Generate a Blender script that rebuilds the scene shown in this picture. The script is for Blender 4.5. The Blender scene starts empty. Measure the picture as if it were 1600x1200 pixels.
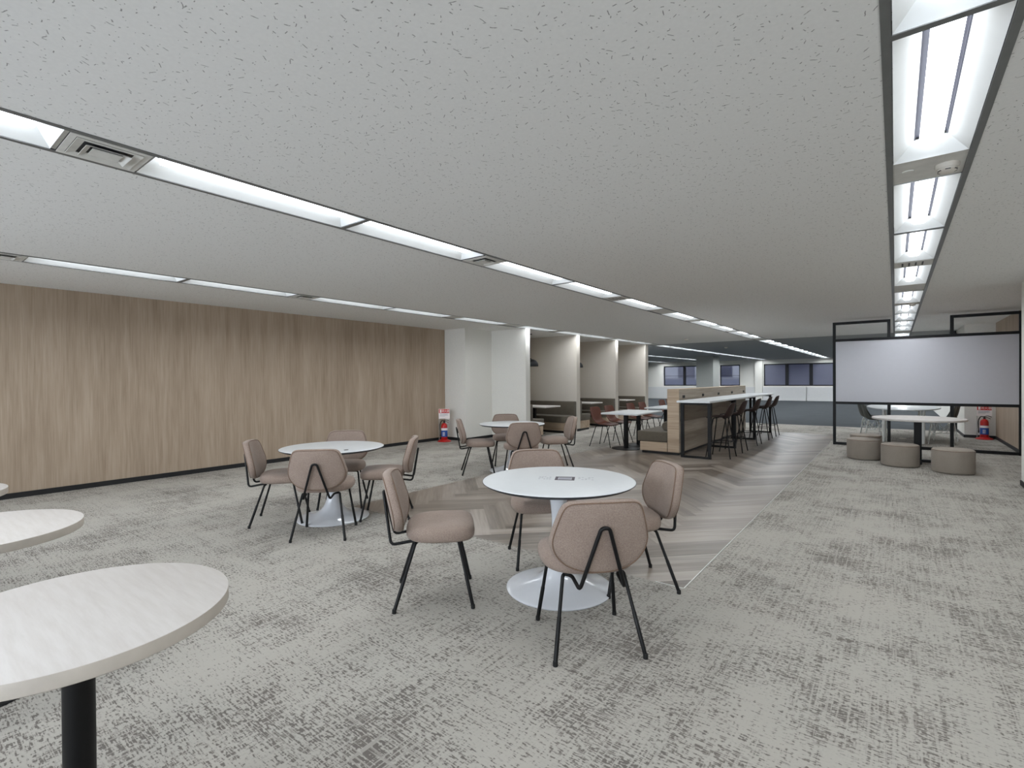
import bpy, bmesh, math, random
from mathutils import Vector, Matrix
random.seed(7)
PI = math.pi
scene = bpy.context.scene
COL = scene.collection
H = 2.58            # ceiling height
CAMH = 1.38

# ------------------------------------------------------------------ helpers
def catmull(pts, n=6, closed=False):
    P = [Vector(p) for p in pts]; out = []
    m = len(P); rng = m if closed else m - 1
    for i in range(rng):
        if closed:
            p0, p1, p2, p3 = P[(i-1) % m], P[i], P[(i+1) % m], P[(i+2) % m]
        else:
            p0, p1, p2, p3 = P[max(i-1, 0)], P[i], P[i+1], P[min(i+2, m-1)]
        for k in range(n):
            t = k / n
            out.append(0.5*((2*p1) + (p2-p0)*t + (2*p0-5*p1+4*p2-p3)*t*t + (3*p1-p0-3*p2+p3)*t**3))
    if not closed: out.append(P[-1])
    return out

def fillet(pts, r, n=5):
    P = [Vector(p) for p in pts]; out = [P[0]]
    for i in range(1, len(P)-1):
        a, b, c = P[i-1], P[i], P[i+1]
        u = (a-b); v = (c-b); d = min(r, u.length*.48, v.length*.48)
        s = b + u.normalized()*d; e = b + v.normalized()*d
        for k in range(n+1):
            t = k/n
            out.append(s*(1-t)**2 + b*2*t*(1-t) + e*t*t)
    out.append(P[-1])
    return out

class MB:
    def __init__(self): self.bm = bmesh.new(); self.mi = 0
    def _f(self, vs):
        try:
            f = self.bm.faces.new(vs); f.material_index = self.mi; return f
        except ValueError: return None
    def box(self, x0, x1, y0, y1, z0, z1, bev=0, seg=2):
        b = self.bm
        v = [b.verts.new((x, y, z)) for z in (z0, z1) for y in (y0, y1) for x in (x0, x1)]
        fs = [self._f([v[i] for i in q]) for q in ((0,2,3,1),(4,5,7,6),(0,1,5,4),(2,6,7,3),(0,4,6,2),(1,3,7,5))]
        if bev:
            es = list({e for f in fs for e in f.edges})
            r = bmesh.ops.bevel(b, geom=es, offset=bev, segments=seg, profile=.5, affect='EDGES')
            for f in r['faces']: f.material_index = self.mi
        return self
    def tube(self, pts, r, seg=8, closed=False):
        P = [Vector(p) for p in pts]; n = len(P); b = self.bm; rings = []
        rr = r if isinstance(r, (list, tuple)) else [r]*n
        up = None
        for i in range(n):
            if closed: t = (P[(i+1) % n]-P[i-1]).normalized()
            else: t = (P[min(i+1, n-1)]-P[max(i-1, 0)]).normalized()
            if up is None:
                up = Vector((0,0,1)) if abs(t.z) < .9 else Vector((1,0,0))
            x = up.cross(t)
            if x.length < 1e-6: x = Vector((1,0,0)).cross(t)
            x.normalize(); y = t.cross(x).normalized(); up = y
            rings.append([b.verts.new(P[i] + (x*math.cos(2*PI*k/seg)+y*math.sin(2*PI*k/seg))*rr[i]) for k in range(seg)])
        for i in range(n if closed else n-1):
            A, B = rings[i], rings[(i+1) % n]
            for k in range(seg): self._f([A[k], A[(k+1) % seg], B[(k+1) % seg], B[k]])
        if not closed:
            self._f(list(reversed(rings[0]))); self._f(rings[-1])
        return self
    def lathe(self, prof, seg=40, c=(0,0,0), sx=1, sy=1):
        b = self.bm; rings = []
        for r, z in prof:
            if r < 1e-6: rings.append([b.verts.new((c[0], c[1], c[2]+z))])
            else: rings.append([b.verts.new((c[0]+sx*r*math.cos(2*PI*k/seg), c[1]+sy*r*math.sin(2*PI*k/seg), c[2]+z)) for k in range(seg)])
        for A, B in zip(rings, rings[1:]):
            for k in range(seg):
                k2 = (k+1) % seg
                if len(A) == 1 and len(B) == 1: continue
                if len(A) == 1: self._f([A[0], B[k2], B[k]])
                elif len(B) == 1: self._f([A[k], A[k2], B[0]])
                else: self._f([A[k], A[k2], B[k2], B[k]])
        for R, rev in ((rings[0], True), (rings[-1], False)):
            if len(R) > 1: self._f(list(reversed(R)) if rev else R)
        return self
    def loft(self, loops, cap=True):
        b = self.bm; R = [[b.verts.new(p) for p in L] for L in loops]
        for A, B in zip(R, R[1:]):
            n = len(A)
            for k in range(n): self._f([A[k], A[(k+1) % n], B[(k+1) % n], B[k]])
        if cap: self._f(list(reversed(R[0]))); self._f(R[-1])
        return self
    def quad(self, *p):
        self._f([self.bm.verts.new(q) for q in p]); return self
    def merge(self, M):      # transform everything so far
        bmesh.ops.transform(self.bm, matrix=M, verts=self.bm.verts[:]); return self
    def build(self, name, mats, parent=None, smooth=None, kind=None, norm=True):
        if norm: bmesh.ops.recalc_face_normals(self.bm, faces=self.bm.faces[:])
        me = bpy.data.meshes.new(name); self.bm.to_mesh(me); self.bm.free()
        for m in (mats if isinstance(mats, (list, tuple)) else [mats]): me.materials.append(m)
        if smooth is not None:
            me.shade_smooth()
            me.set_sharp_from_angle(angle=math.radians(smooth))
        o = bpy.data.objects.new(name, me); COL.objects.link(o)
        if parent: o.parent = parent
        if kind: o['kind'] = kind
        return o

def thing(name, label, cat, loc=(0,0,0), rz=0, group=None):
    o = bpy.data.objects.new(name, None); COL.objects.link(o)
    o.empty_display_size = .1
    o.location = loc; o.rotation_euler = (0, 0, rz)
    o['label'] = label; o['category'] = cat
    if group: o['group'] = group
    return o
def tag(o, label, cat, group=None):
    o['label'] = label; o['category'] = cat
    if group: o['group'] = group
    return o
def kids(o): return [c for c in CH.get(o.name, [])] if False else list(o.children)
def dup(root, loc, rz, label, group=None):
    def cp(o, parent):
        c = o.copy(); COL.objects.link(c); c.parent = parent
        for ch in list(o.children): cp(ch, c)
        return c
    r = cp(root, None)
    r.location = loc; r.rotation_euler = (0, 0, rz); r['label'] = label
    if group: r['group'] = group
    return r
def struct(o): o['kind'] = 'structure'; return o

# ------------------------------------------------------------------ materials
def lin(c):
    return tuple(((v/255)/12.92 if v/255 <= .04045 else (((v/255)+.055)/1.055)**2.4) for v in c) + (1,)
class NT:
    def __init__(self, name):
        self.m = bpy.data.materials.new(name); self.m.use_nodes = True
        self.t = self.m.node_tree; self.b = self.t.nodes['Principled BSDF']; self.o = self.t.nodes['Material Output']
    def n(self, typ, **kw):
        x = self.t.nodes.new(typ)
        for k, v in kw.items():
            if k.startswith('i_'):
                key = k[2:]; key = int(key) if key.isdigit() else key
                x.inputs[key].default_value = v
            else: setattr(x, k, v)
        return x
    def l(self, a, b): self.t.links.new(a, b)
    def math(self, op, a, b=None, c=None, clamp=False):
        x = self.t.nodes.new('ShaderNodeMath'); x.operation = op; x.use_clamp = clamp
        for i, v in enumerate((a, b, c)):
            if v is None: continue
            if isinstance(v, (int, float)): x.inputs[i].default_value = v
            else: self.l(v, x.inputs[i])
        return x.outputs[0]
    def noise(self, vec, scale, detail=3, rough=.5, dim='3D'):
        x = self.n('ShaderNodeTexNoise'); x.noise_dimensions = dim
        x.inputs['Scale'].default_value = scale; x.inputs['Detail'].default_value = detail; x.inputs['Roughness'].default_value = rough
        if vec is not None: self.l(vec, x.inputs['Vector'])
        return x.outputs[0]
    def vscale(self, vec, s):
        x = self.n('ShaderNodeMapping'); x.inputs['Scale'].default_value = s; self.l(vec, x.inputs['Vector']); return x.outputs[0]
    def ramp(self, fac, stops):
        x = self.n('ShaderNodeValToRGB'); e = x.color_ramp.elements
        while len(e) < len(stops): e.new(.5)
        for i, (p, c) in enumerate(stops): e[i].position = p; e[i].color = c
        self.l(fac, x.inputs[0]); return x.outputs[0]
    def mix(self, fac, a, b, mode='MIX'):
        x = self.n('ShaderNodeMix', data_type='RGBA', blend_type=mode)
        for s, v in ((0, fac), (6, a), (7, b)):
            if isinstance(v, (int, float, tuple)): x.inputs[s].default_value = v
            else: self.l(v, x.inputs[s])
        return x.outputs[2]
    def sstep(self, v, lo, hi):
        x = self.n('ShaderNodeMapRange'); x.interpolation_type = 'SMOOTHSTEP'
        x.inputs[1].default_value = lo; x.inputs[2].default_value = hi; self.l(v, x.inputs[0]); return x.outputs[0]
    def bump(self, h, strength, dist=.002):
        x = self.n('ShaderNodeBump'); x.inputs['Strength'].default_value = strength; x.inputs['Distance'].default_value = dist
        self.l(h, x.inputs['Height']); self.l(x.outputs[0], self.b.inputs['Normal'])
    def obj(self): return self.n('ShaderNodeTexCoord').outputs['Object']
    def pos(self): return self.n('ShaderNodeNewGeometry').outputs['Position']
    def set(self, col=None, rough=None, metal=None, spec=None):
        if col is not None:
            if isinstance(col, tuple): self.b.inputs['Base Color'].default_value = col
            else: self.l(col, self.b.inputs['Base Color'])
        if rough is not None: self.b.inputs['Roughness'].default_value = rough
        if metal is not None: self.b.inputs['Metallic'].default_value = metal
        if spec is not None: self.b.inputs['Specular IOR Level'].default_value = spec
        return self.m

def plain(name, c, rough=.5, metal=0, spec=.5, vary=.06, scale=18):
    t = NT(name); c = lin(c)
    n = t.noise(t.obj(), scale, 3)
    lo = tuple(v*(1-vary) for v in c[:3]) + (1,); hi = tuple(min(1, v*(1+vary)) for v in c[:3]) + (1,)
    return t.set(t.ramp(n, [(.3, lo), (.7, hi)]), rough, metal, spec)

def m_carpet():
    t = NT('carpet_woven_grey'); p = t.pos()
    patch = t.noise(p, 1.5, 4, .6)
    patch2 = t.noise(p, 5.5, 2, .5)
    fx = t.noise(t.vscale(p, (33, 115, 1)), 1, 1, .5)
    fy = t.noise(t.vscale(p, (95, 40, 1)), 1, 1, .5)
    sx = t.noise(t.vscale(p, (1.2, 55, 1)), 1, 2, .6)
    sy = t.noise(t.vscale(p, (55, 1.2, 1)), 1, 2, .6)
    m = t.math('ADD', t.math('MULTIPLY', patch, 1.5), t.math('MULTIPLY', patch2, .6))
    a = t.math('ADD', t.math('MULTIPLY', fx, 1.7), t.math('MULTIPLY', fy, .9))
    b = t.math('ADD', t.math('MULTIPLY', sx, .7), t.math('MULTIPLY', sy, .7))
    tot = t.math('ADD', t.math('ADD', m, a), b)         # mean about 2.42
    d = t.math('MINIMUM', t.math('ADD', t.sstep(tot, 3.08, 3.32), t.math('MULTIPLY', t.sstep(tot, 2.85, 3.2), .16)), 1.0)
    cut = t.math('MAXIMUM', t.sstep(t.noise(t.vscale(p, (3, 150, 1)), 1, 1, .5), .52, .62), t.sstep(t.noise(t.vscale(p, (75, 3, 1)), 1, 1, .5), .55, .64))
    d = t.math('MULTIPLY', d, t.math('SUBTRACT', 1.0, t.math('MULTIPLY', cut, .72)))
    base = t.mix(t.noise(p, 2.2, 3), lin((163, 157, 149)), lin((157, 154, 147)))
    base = t.mix(t.math('MULTIPLY', t.noise(t.vscale(p, (180, 180, 1)), 1, 2), .35), base, lin((176, 174, 167)))
    dark = t.mix(t.noise(p, 6, 2), lin((76, 73, 70)), lin((90, 81, 77)))
    t.bump(t.noise(p, 420, 2), .35, .003)
    return t.set(t.mix(t.math('MULTIPLY', d, .82), base, dark), .95, 0, .15)

def m_far_carpet():
    t = NT('carpet_slate'); p = t.pos()
    n = t.noise(t.vscale(p, (1.5, 9, 1)), 1, 4, .6)
    return t.set(t.ramp(n, [(.3, lin((53, 57, 60))), (.7, lin((66, 70, 73)))]), .95, 0, .15)

def m_vinyl():
    t = NT('vinyl_oak_planks')
    uv = t.n('ShaderNodeAttribute', attribute_name='plank_uv').outputs['Vector']
    r = t.n('ShaderNodeAttribute', attribute_name='plank_rnd').outputs['Fac']
    off = t.n('ShaderNodeCombineXYZ'); t.l(t.math('MULTIPLY', r, 37.0), off.inputs[0]); t.l(t.math('MULTIPLY', r, 91.0), off.inputs[2])
    add = t.n('ShaderNodeVectorMath', operation='ADD'); t.l(uv, add.inputs[0]); t.l(off.outputs[0], add.inputs[1])
    g = t.noise(t.vscale(add.outputs[0], (2.2, 38, 1)), 1, 4, .6)
    g2 = t.noise(t.vscale(add.outputs[0], (.9, 9, 1)), 1, 2, .5)
    v = t.math('ADD', t.math('MULTIPLY', g, .45), t.math('ADD', t.math('MULTIPLY', g2, .4), t.math('MULTIPLY', r, .34)))
    c = t.ramp(v, [(.34, lin((84, 74, 65))), (.56, lin((119, 109, 99))), (.80, lin((151, 141, 131)))])
    # thin joint darkening from plank edges (real grooves)
    sep = t.n('ShaderNodeSeparateXYZ'); t.l(uv, sep.inputs[0])
    e = t.math('ABSOLUTE', t.math('SUBTRACT', sep.outputs[1], .0755))
    j = t.sstep(e, .0738, .0755)
    c = t.mix(t.math('MULTIPLY', j, .45), c, lin((88, 76, 66)))
    t.bump(g, .12, .001)
    return t.set(c, .30, 0, .45)

def m_woodwall(name, cols, axis='z', sc=1.0, rough=.55):
    t = NT(name); p = t.obj()
    if axis == 'z': s1, s2, s3 = (30, 30, 1.1), (4.6, 4.6, .5), (110, 110, 3.0)
    elif axis == 'x': s1, s2, s3 = (.9, 34, 34), (.35, 7, 7), (2.5, 90, 90)
    else: s1, s2, s3 = (34, .9, 34), (7, .35, 7), (90, 2.5, 90)
    k = lambda s: tuple(v*sc for v in s)
    a = t.noise(t.vscale(p, k(s1)), 1, 4, .6); b = t.noise(t.vscale(p, k(s2)), 1, 3, .55); c = t.noise(t.vscale(p, k(s3)), 1, 2, .5)
    v = t.math('ADD', t.math('MULTIPLY', a, .30), t.math('ADD', t.math('MULTIPLY', b, .40), t.math('MULTIPLY', c, .30)))
    col = t.ramp(v, [(.36, lin(cols[0])), (.5, lin(cols[1])), (.64, lin(cols[2]))])
    t.bump(a, .06, .001)
    return t.set(col, rough, 0, .35)

def m_ceiling():
    t = NT('ceiling_mineral_board'); p = t.pos()
    sep = t.n('ShaderNodeSeparateXYZ'); t.l(p, sep.inputs[0])
    flat = t.n('ShaderNodeCombineXYZ'); t.l(sep.outputs[0], flat.inputs[0]); t.l(sep.outputs[1], flat.inputs[1])
    tot = None
    for k, (cell, ln, wd, off) in enumerate(((.058, .0125, .0019, 0), (.060, .0062, .0024, 3.3), (.036, .0032, .0015, 7.7))):
        mp = t.n('ShaderNodeMapping'); mp.inputs['Scale'].default_value = (1/cell,)*3; mp.inputs['Location'].default_value = (off, off*.7, 0)
        t.l(flat.outputs[0], mp.inputs['Vector'])
        vo = t.n('ShaderNodeTexVoronoi'); vo.voronoi_dimensions = '2D'; vo.inputs['Scale'].default_value = 1; vo.inputs['Randomness'].default_value = .9
        t.l(mp.outputs[0], vo.inputs['Vector'])
        d = t.n('ShaderNodeVectorMath', operation='SUBTRACT'); t.l(mp.outputs[0], d.inputs[0]); t.l(vo.outputs['Position'], d.inputs[1])
        sc = t.n('ShaderNodeSeparateColor'); t.l(vo.outputs['Color'], sc.inputs[0])
        rot = t.n('ShaderNodeVectorRotate', rotation_type='Z_AXIS'); t.l(d.outputs[0], rot.inputs['Vector'])
        t.l(t.math('MULTIPLY', sc.outputs[0], 6.28), rot.inputs['Angle'])
        q = t.n('ShaderNodeSeparateXYZ'); t.l(rot.outputs[0], q.inputs[0])
        wob = t.math('MULTIPLY', t.math('SUBTRACT', t.noise(mp.outputs[0], 6, 1), .5), .07)
        lf = t.math('ADD', .35, sc.outputs[1])
        ex = t.math('DIVIDE', t.math('ABSOLUTE', q.outputs[0]), t.math('MULTIPLY', lf, ln/cell))
        ey = t.math('DIVIDE', t.math('ABSOLUTE', t.math('ADD', q.outputs[1], wob)), wd/cell)
        e = t.math('MAXIMUM', ex, ey)
        mk = t.math('SUBTRACT', 1.0, t.sstep(e, .6, 1.1))
        mk = t.math('MULTIPLY', mk, t.math('GREATER_THAN', sc.outputs[2], .5))
        tot = mk if tot is None else t.math('MAXIMUM', tot, mk)
    base = t.mix(t.noise(p, 60, 3), lin((232, 232, 230)), lin((222, 222, 220)))
    return t.set(t.mix(t.math('MULTIPLY', tot, .7), base, lin((96, 94, 92))), .95, 0, .1)

def m_fabric(name, c1, c2, scale=340):
    t = NT(name); p = t.obj()
    a = t.noise(p, scale, 2, .7); b = t.noise(p, 9, 2)
    v = t.math('ADD', t.math('MULTIPLY', a, .8), t.math('MULTIPLY', b, .2))
    t.bump(a, .5, .002)
    m = t.set(t.ramp(v, [(.34, lin(c1)), (.66, lin(c2))]), .92, 0, .2)
    t.b.inputs['Sheen Weight'].default_value = .12
    return m

def m_emit(name, c, s):
    t = NT(name); t.b.inputs['Base Color'].default_value = lin((240, 240, 240))
    t.b.inputs['Emission Color'].default_value = c; t.b.inputs['Emission Strength'].default_value = s
    return t.m

def m_laminate(name, c1, c2, rough=.35):
    t = NT(name); p = t.obj()
    g = t.noise(t.vscale(p, (6, 55, 6)), 1, 4, .65)
    return t.set(t.ramp(g, [(.3, lin(c1)), (.62, lin(c2))]), rough, 0, .4)

LAMP = 3.6
LIGHT_W = 11.5
M = {}
M['carpet'] = m_carpet(); M['far_carpet'] = m_far_carpet(); M['vinyl'] = m_vinyl(); M['ceiling'] = m_ceiling()
M['woodwall'] = m_woodwall('wall_oak_cladding', ((148, 130, 112), (168, 150, 131), (181, 164, 146)))
M['oak_y'] = m_woodwall('oak_laminate_along', ((132, 120, 106), (158, 146, 131), (174, 163, 149)), 'y', .8)
M['oak_x'] = m_woodwall('oak_laminate_across', ((146, 126, 106), (178, 158, 136), (196, 178, 156)), 'x', .8)
M['wall'] = plain('wall_white_cloth', (222, 220, 214), .85, 0, .2, .025, 40)
M['booth_wall'] = plain('wall_warm_white', (206, 199, 189), .85, 0, .2, .025, 40)
M['ceiling_grey'] = plain('ceiling_far_grey', (164, 166, 166), .95, 0, .1, .02, 30)  # far ceiling, a darker grey than the near one
M['skirt'] = plain('skirting_black', (22, 22, 24), .6)
M['rail'] = plain('aluminium_rail', (120, 122, 122), .45, .6, .5, .04)
M['panel'] = plain('ceiling_insert_white', (206, 205, 200), .6)
M['reflector'] = plain('reflector_white', (238, 240, 240), .5, 0, .3, .01)
M['housing'] = plain('lamp_holder_grey', (92, 93, 104), .5)
M['lamp'] = m_emit('lamp_daylight_white', (.90, .955, 1, 1), LAMP); M['lamp_far'] = m_emit('lamp_daylight_white_bright', (.90, .955, 1, 1), LAMP*2.5)
M['black_metal'] = plain('black_powder_coat', (7, 7, 8), .5, 0, .3, .1)
M['rubber'] = plain('black_rubber', (12, 12, 12), .8)
M['taupe'] = m_fabric('taupe_upholstery', (129, 112, 102), (155, 139, 128), 190)
M['seam'] = m_fabric('taupe_seam', (100, 80, 66), (124, 102, 86))
M['olive'] = m_fabric('olive_upholstery', (84, 77, 67), (105, 98, 87), 200)
M['pouf'] = m_fabric('greige_upholstery', (131, 122, 112), (149, 140, 130), 260)
M['white_top'] = plain('white_laminate', (208, 211, 213), .28, 0, .5, .015)
M['white_gloss'] = plain('white_lacquer', (208, 210, 214), .12, 0, .6, .01)
M['ash_top'] = m_laminate('white_ash_laminate', (192, 186, 181), (200, 195, 191), .5)
M['edge_grey'] = plain('greige_edge_band', (178, 170, 160), .5)
M['edge_dark'] = plain('dark_table_edge', (24, 26, 34), .45)
M['leather'] = plain('cognac_shell', (98, 54, 38), .5, 0, .35, .14, 7)
M['dark_leather'] = plain('brown_shell', (48, 33, 30), .55, 0, .3, .14, 7)
M['grey_shell'] = plain('grey_shell', (72, 75, 70), .5, 0, .4, .05)
M['white_wire'] = plain('white_wire', (222, 224, 222), .4)
M['board'] = plain('whiteboard_enamel', (192, 192, 198), .22, 0, .3, .008)
M['red'] = plain('red_enamel', (178, 24, 22), .3, 0, .5, .05)
M['sign_red'] = plain('sign_red', (196, 34, 28), .5, 0, .4, .03)
M['sign_white'] = plain('sign_white', (236, 226, 224), .5, 0, .4, .02)
M['blue'] = plain('label_blue', (44, 84, 158), .5, 0, .4, .2, 60)
M['chrome'] = plain('brushed_steel', (190, 190, 188), .3, .9, .5, .03)
M['print_dark'] = plain('print_ink_dark', (66, 56, 66), .6)
M['print_grey'] = plain('print_ink_grey', (150, 150, 158), .6)
M['plastic_white'] = plain('plastic_off_white', (206, 200, 190), .45)
M['black_plastic'] = plain('black_plastic', (20, 19, 20), .5)
M['pendant'] = plain('pendant_black', (15, 15, 17), .55, 0, .25, .06)
M['pendant_in'] = plain('pendant_glow_tint', (200, 130, 80), .4, .2, .5, .04)  # orange lining: the bulb's warm glow is put into its colour
M['bulb'] = m_emit('bulb_warm', (1, .62, .33, 1), 40)
M['win_frame'] = plain('window_frame_black', (20, 20, 27), .45)
M['column_grey'] = plain('column_grey', (150, 152, 148), .8, 0, .2, .02)
M['cab'] = plain('cabinet_white', (206, 206, 206), .55, 0, .4, .02)
M['ext_wall'] = plain('facade_pale', (104, 107, 112), .9, 0, .2, .08, 3)
M['ext_glass'] = plain('facade_window', (34, 37, 50), .2, 0, .5, .1)
M['ext_band'] = plain('facade_band', (60, 64, 76), .8)
M['trim_white'] = plain('trim_bright', (205, 205, 200), .3, .5)

def m_glass(name, c):
    t = NT(name); t.t.nodes.remove(t.b)
    a = t.n('ShaderNodeBsdfTransparent'); a.inputs[0].default_value = c
    g = t.n('ShaderNodeBsdfGlossy'); g.inputs[1].default_value = .03
    f = t.n('ShaderNodeFresnel'); mx = t.n('ShaderNodeMixShader')
    t.l(f.outputs[0], mx.inputs[0]); t.l(a.outputs[0], mx.inputs[1]); t.l(g.outputs[0], mx.inputs[2]); t.l(mx.outputs[0], t.o.inputs[0])
    return t.m
M['glass'] = m_glass('window_glass_tinted', (.46, .46, .48, 1)); M['glass_clear'] = m_glass('window_glass_clear', (.9, .92, .93, 1))
def m_frost():
    t = NT('window_frosted_film'); p = t.obj()
    t.set(t.ramp(t.noise(p, 1.2, 2), [(.3, lin((122, 124, 138))), (.7, lin((134, 135, 148)))]), .5, 0, .4)
    tr = t.n('ShaderNodeBsdfTranslucent'); tr.inputs[0].default_value = lin((160, 162, 182))
    mx = t.n('ShaderNodeMixShader'); mx.inputs[0].default_value = .45
    t.l(t.b.outputs[0], mx.inputs[1]); t.l(tr.outputs[0], mx.inputs[2]); t.l(mx.outputs[0], t.o.inputs[0])
    return t.m
M['frost'] = m_frost()

# ------------------------------------------------------------------ room constants
XL, XR, YB, YF = -8.43, 1.77, -3.2, 35.0     # near zone walls, back wall, far wall
XFL, XFR = -16.0, 1.25                        # far zone
YZ = 16.85                                    # carpet / ceiling change
ROW = {1: (-.010, .312), 2: (-3.42, -3.10), 3: (-6.775, -6.465), 4: (-10.02, -9.70), 5: (-13.2, -12.88)}

# floors -----------------------------------------------------------
VX0, VX1, VY0, VY1 = -4.76, -1.105, 3.27, 14.35
b = MB()
for x0, x1, y0, y1 in ((XL-.3, VX0, YB-.2, YZ), (VX1, XR+.3, YB-.2, YZ), (VX0, VX1, YB-.2, VY0), (VX0, VX1, VY1, YZ)):
    b.box(x0, x1, y0, y1, -.12, 0)
b.build('floor', M['carpet'], kind='structure')
b = MB(); b.box(XFL-.2, XR+.3, YZ, YF+.3, -.12, 0); b.build('floor_slate_carpet', M['far_carpet'], kind='structure')

def herringbone():
    L, n = .905, 6; W = L/n; r2 = math.sqrt(2)
    bm = bmesh.new()
    uvl = bm.loops.layers.float_vector.new('plank_uv') if hasattr(bm.loops.layers, 'float_vector') else None
    rl = bm.faces.layers.float.new('plank_rnd')
    ox, oy = -1.587, 3.4
    for k in range(-20, 140):
        for m in range(-6, 7):
            for typ in (0, 1):
                if typ == 0: u0, v0, du, dv = (k+n*m), (k-n*m), n, 1
                else: u0, v0, du, dv = (n+k+n*m), (1-n+k-n*m), 1, n
                u0 *= W; v0 *= W; du *= W; dv *= W
                def pt(u, v): return Vector((ox+(u-v)/r2, oy+(u+v)/r2, 0.0))
                cs = [pt(u0, v0), pt(u0+du, v0), pt(u0+du, v0+dv), pt(u0, v0+dv)]
                if all(c.x < VX0 for c in cs) or all(c.x > VX1 for c in cs) or all(c.y < VY0 for c in cs) or all(c.y > VY1 for c in cs): continue
                f = bm.faces.new([bm.verts.new(c) for c in cs])
                f[rl] = random.random()
                uv = [(0, 0, 0), (L, 0, 0), (L, W, 0), (0, W, 0)] if typ == 0 else [(0, W, 0), (0, 0, 0), (L, 0, 0), (L, W, 0)]
                for lp, q in zip(f.loops, uv): lp[uvl] = Vector(q)
    for co, no in (((VX0,0,0), (-1,0,0)), ((VX1,0,0), (1,0,0)), ((0,VY0,0), (0,-1,0)), ((0,VY1,0), (0,1,0))):
        g = bm.verts[:]+bm.edges[:]+bm.faces[:]
        bmesh.ops.bisect_plane(bm, geom=g, plane_co=co, plane_no=no, clear_outer=True)
    for f in bm.faces:
        if f.normal.z < 0: f.normal_flip()
    me = bpy.data.meshes.new('floor_wood_planks'); bm.to_mesh(me); bm.free(); me.materials.append(M['vinyl'])
    o = bpy.data.objects.new('floor_wood_planks', me); COL.objects.link(o); return struct(o)
herringbone()
b = MB(); b.box(VX1-.003, VX1+.004, VY0, 12.2, -.01, .004); b.box(-1.30, VX1, VY0-.004, VY0+.002, -.01, .004)
b.build('trim_floor_edge', M['trim_white'], kind='structure')

# ceiling ----------------------------------------------------------
b = MB()
RW = .030   # rail width
def strips(rows, xa, xb, y0, y1):
    edges = [xa]
    for r in sorted(rows, key=lambda r: ROW[r][0]): edges += [ROW[r][0]-RW, ROW[r][1]+RW]
    edges.append(xb)
    for i in range(0, len(edges), 2): b.box(edges[i], edges[i+1], y0, y1, H, H+.04)
strips((1, 2, 3), XL-.3, XR+.3, YB-.2, YZ)
b.box(XFL-.3, XR+.4, YB-.3, YF+.4, 2.86, 2.92)  # unseen upper slab, added to stop sky light leaking through the rows
b.build('ceiling', M['ceiling'], kind='structure')
b = MB(); strips((1, 2, 3, 4, 5), XFL-.2, XR+.3, YZ+.03, YF+.3)
b.build('ceiling_far', M['ceiling_grey'], kind='structure')
b = MB(); 
for x0, x1 in ((XL, ROW[3][0]-RW), (ROW[3][1]+RW, ROW[2][0]-RW), (ROW[2][1]+RW, ROW[1][0]-RW), (ROW[1][1]+RW, XR)): b.box(x0, x1, YZ, YZ+.03, H-.002, H+.04)
b.build('trim_ceiling_joint', plain('joint_dark', (70, 70, 68), .7), kind='structure')

# ------------------------------------------------------------------ walls
b = MB(); b.box(XL-.15, XL, YB, 8.34, 0, H); b.build('wall_left', M['woodwall'], kind='structure')
b = MB(); b.box(XL-.15, XL, 9.3, 16.45, 0, H); b.build('wall_left_booths', M['booth_wall'], kind='structure')
CX = -7.775
b = MB(); b.box(XL-.15, CX, 8.34, 9.28, 0, H); b.build('wall_column_left', M['wall'], kind='structure')
PART = [(9.28, 9.45), (11.6, 11.77), (13.93, 14.10), (16.22, 16.45)]
for i, (y0, y1) in enumerate(PART):
    x0 = CX-.02 if i == 0 else XL
    b = MB(); b.box(x0 if i else XL, -6.75, y0, y1, 0, H, 0); 
    b.build('wall_booth_divider', M['booth_wall'] if i else M['wall'], kind='structure')
b = MB(); b.box(XFL, XL-.15, 16.30, 16.45, 0, H); b.build('wall_left_return', M['wall'], kind='structure')
b = MB(); b.box(XFL-.15, XFL, 16.3, YF, 0, H); b.build('wall_far_left', M['wall'], kind='structure')
b = MB(); BW = [(-8.0, -4.9), (-4.6, -1.5), (-1.2, 1.5)]
b.box(XL-.15, XR+.3, YB-.15, YB, 0, .75); b.box(XL-.15, XR+.3, YB-.15, YB, 2.4, H)
q_ = [XL-.15] + [v for w in BW for v in w] + [XR+.3]
for i in range(0, len(q_), 2): b.box(q_[i], q_[i+1], YB-.15, YB, .75, 2.4)
b.build('wall_back', M['wall'], kind='structure')
b = MB(); b.box(XR, XR+.15, YB, 8.95, 0, H); b.build('wall_right', M['wall'], kind='structure')
b = MB(); b.box(XR, XR+.15, 8.95, 15.33, 0, H); b.build('wall_right_cladding', M['woodwall'], kind='structure')
b = MB(); b.box(1.268, XR, 8.0, 8.95, 0, H); b.build('wall_column_right', M['wall'], kind='structure')
b = MB(); b.box(XFR, XR+.15, 15.33, YF, 0, H); b.build('wall_right_far', M['wall'], kind='structure')
# far wall with three window openings
WIN = [(-13.2, -10.25, 2), (-9.33, -8.08, 1), (-6.66, -2.75, 3)]
WZ0, WZ1 = .91, 2.30
b = MB(); b.box(XFL, XFR, YF, YF+.2, 0, WZ0); b.box(XFL, XFR, YF, YF+.2, WZ1, H)
xs = [XFL] + [v for w in WIN for v in w[:2]] + [XFR]
for i in range(0, len(xs), 2): b.box(xs[i], xs[i+1], YF, YF+.2, WZ0, WZ1)
b.build('wall_far', M['wall'], kind='structure')
b = MB(); b.box(-7.15, -6.72, YF-.18, YF, 0, H); b.build('wall_far_pilaster', M['wall'], kind='structure')
b = MB(); b.box(-8.36, -7.50, 26.85, 28.0, 0, H); b.build('wall_column_far', M['column_grey'], kind='structure')
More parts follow.
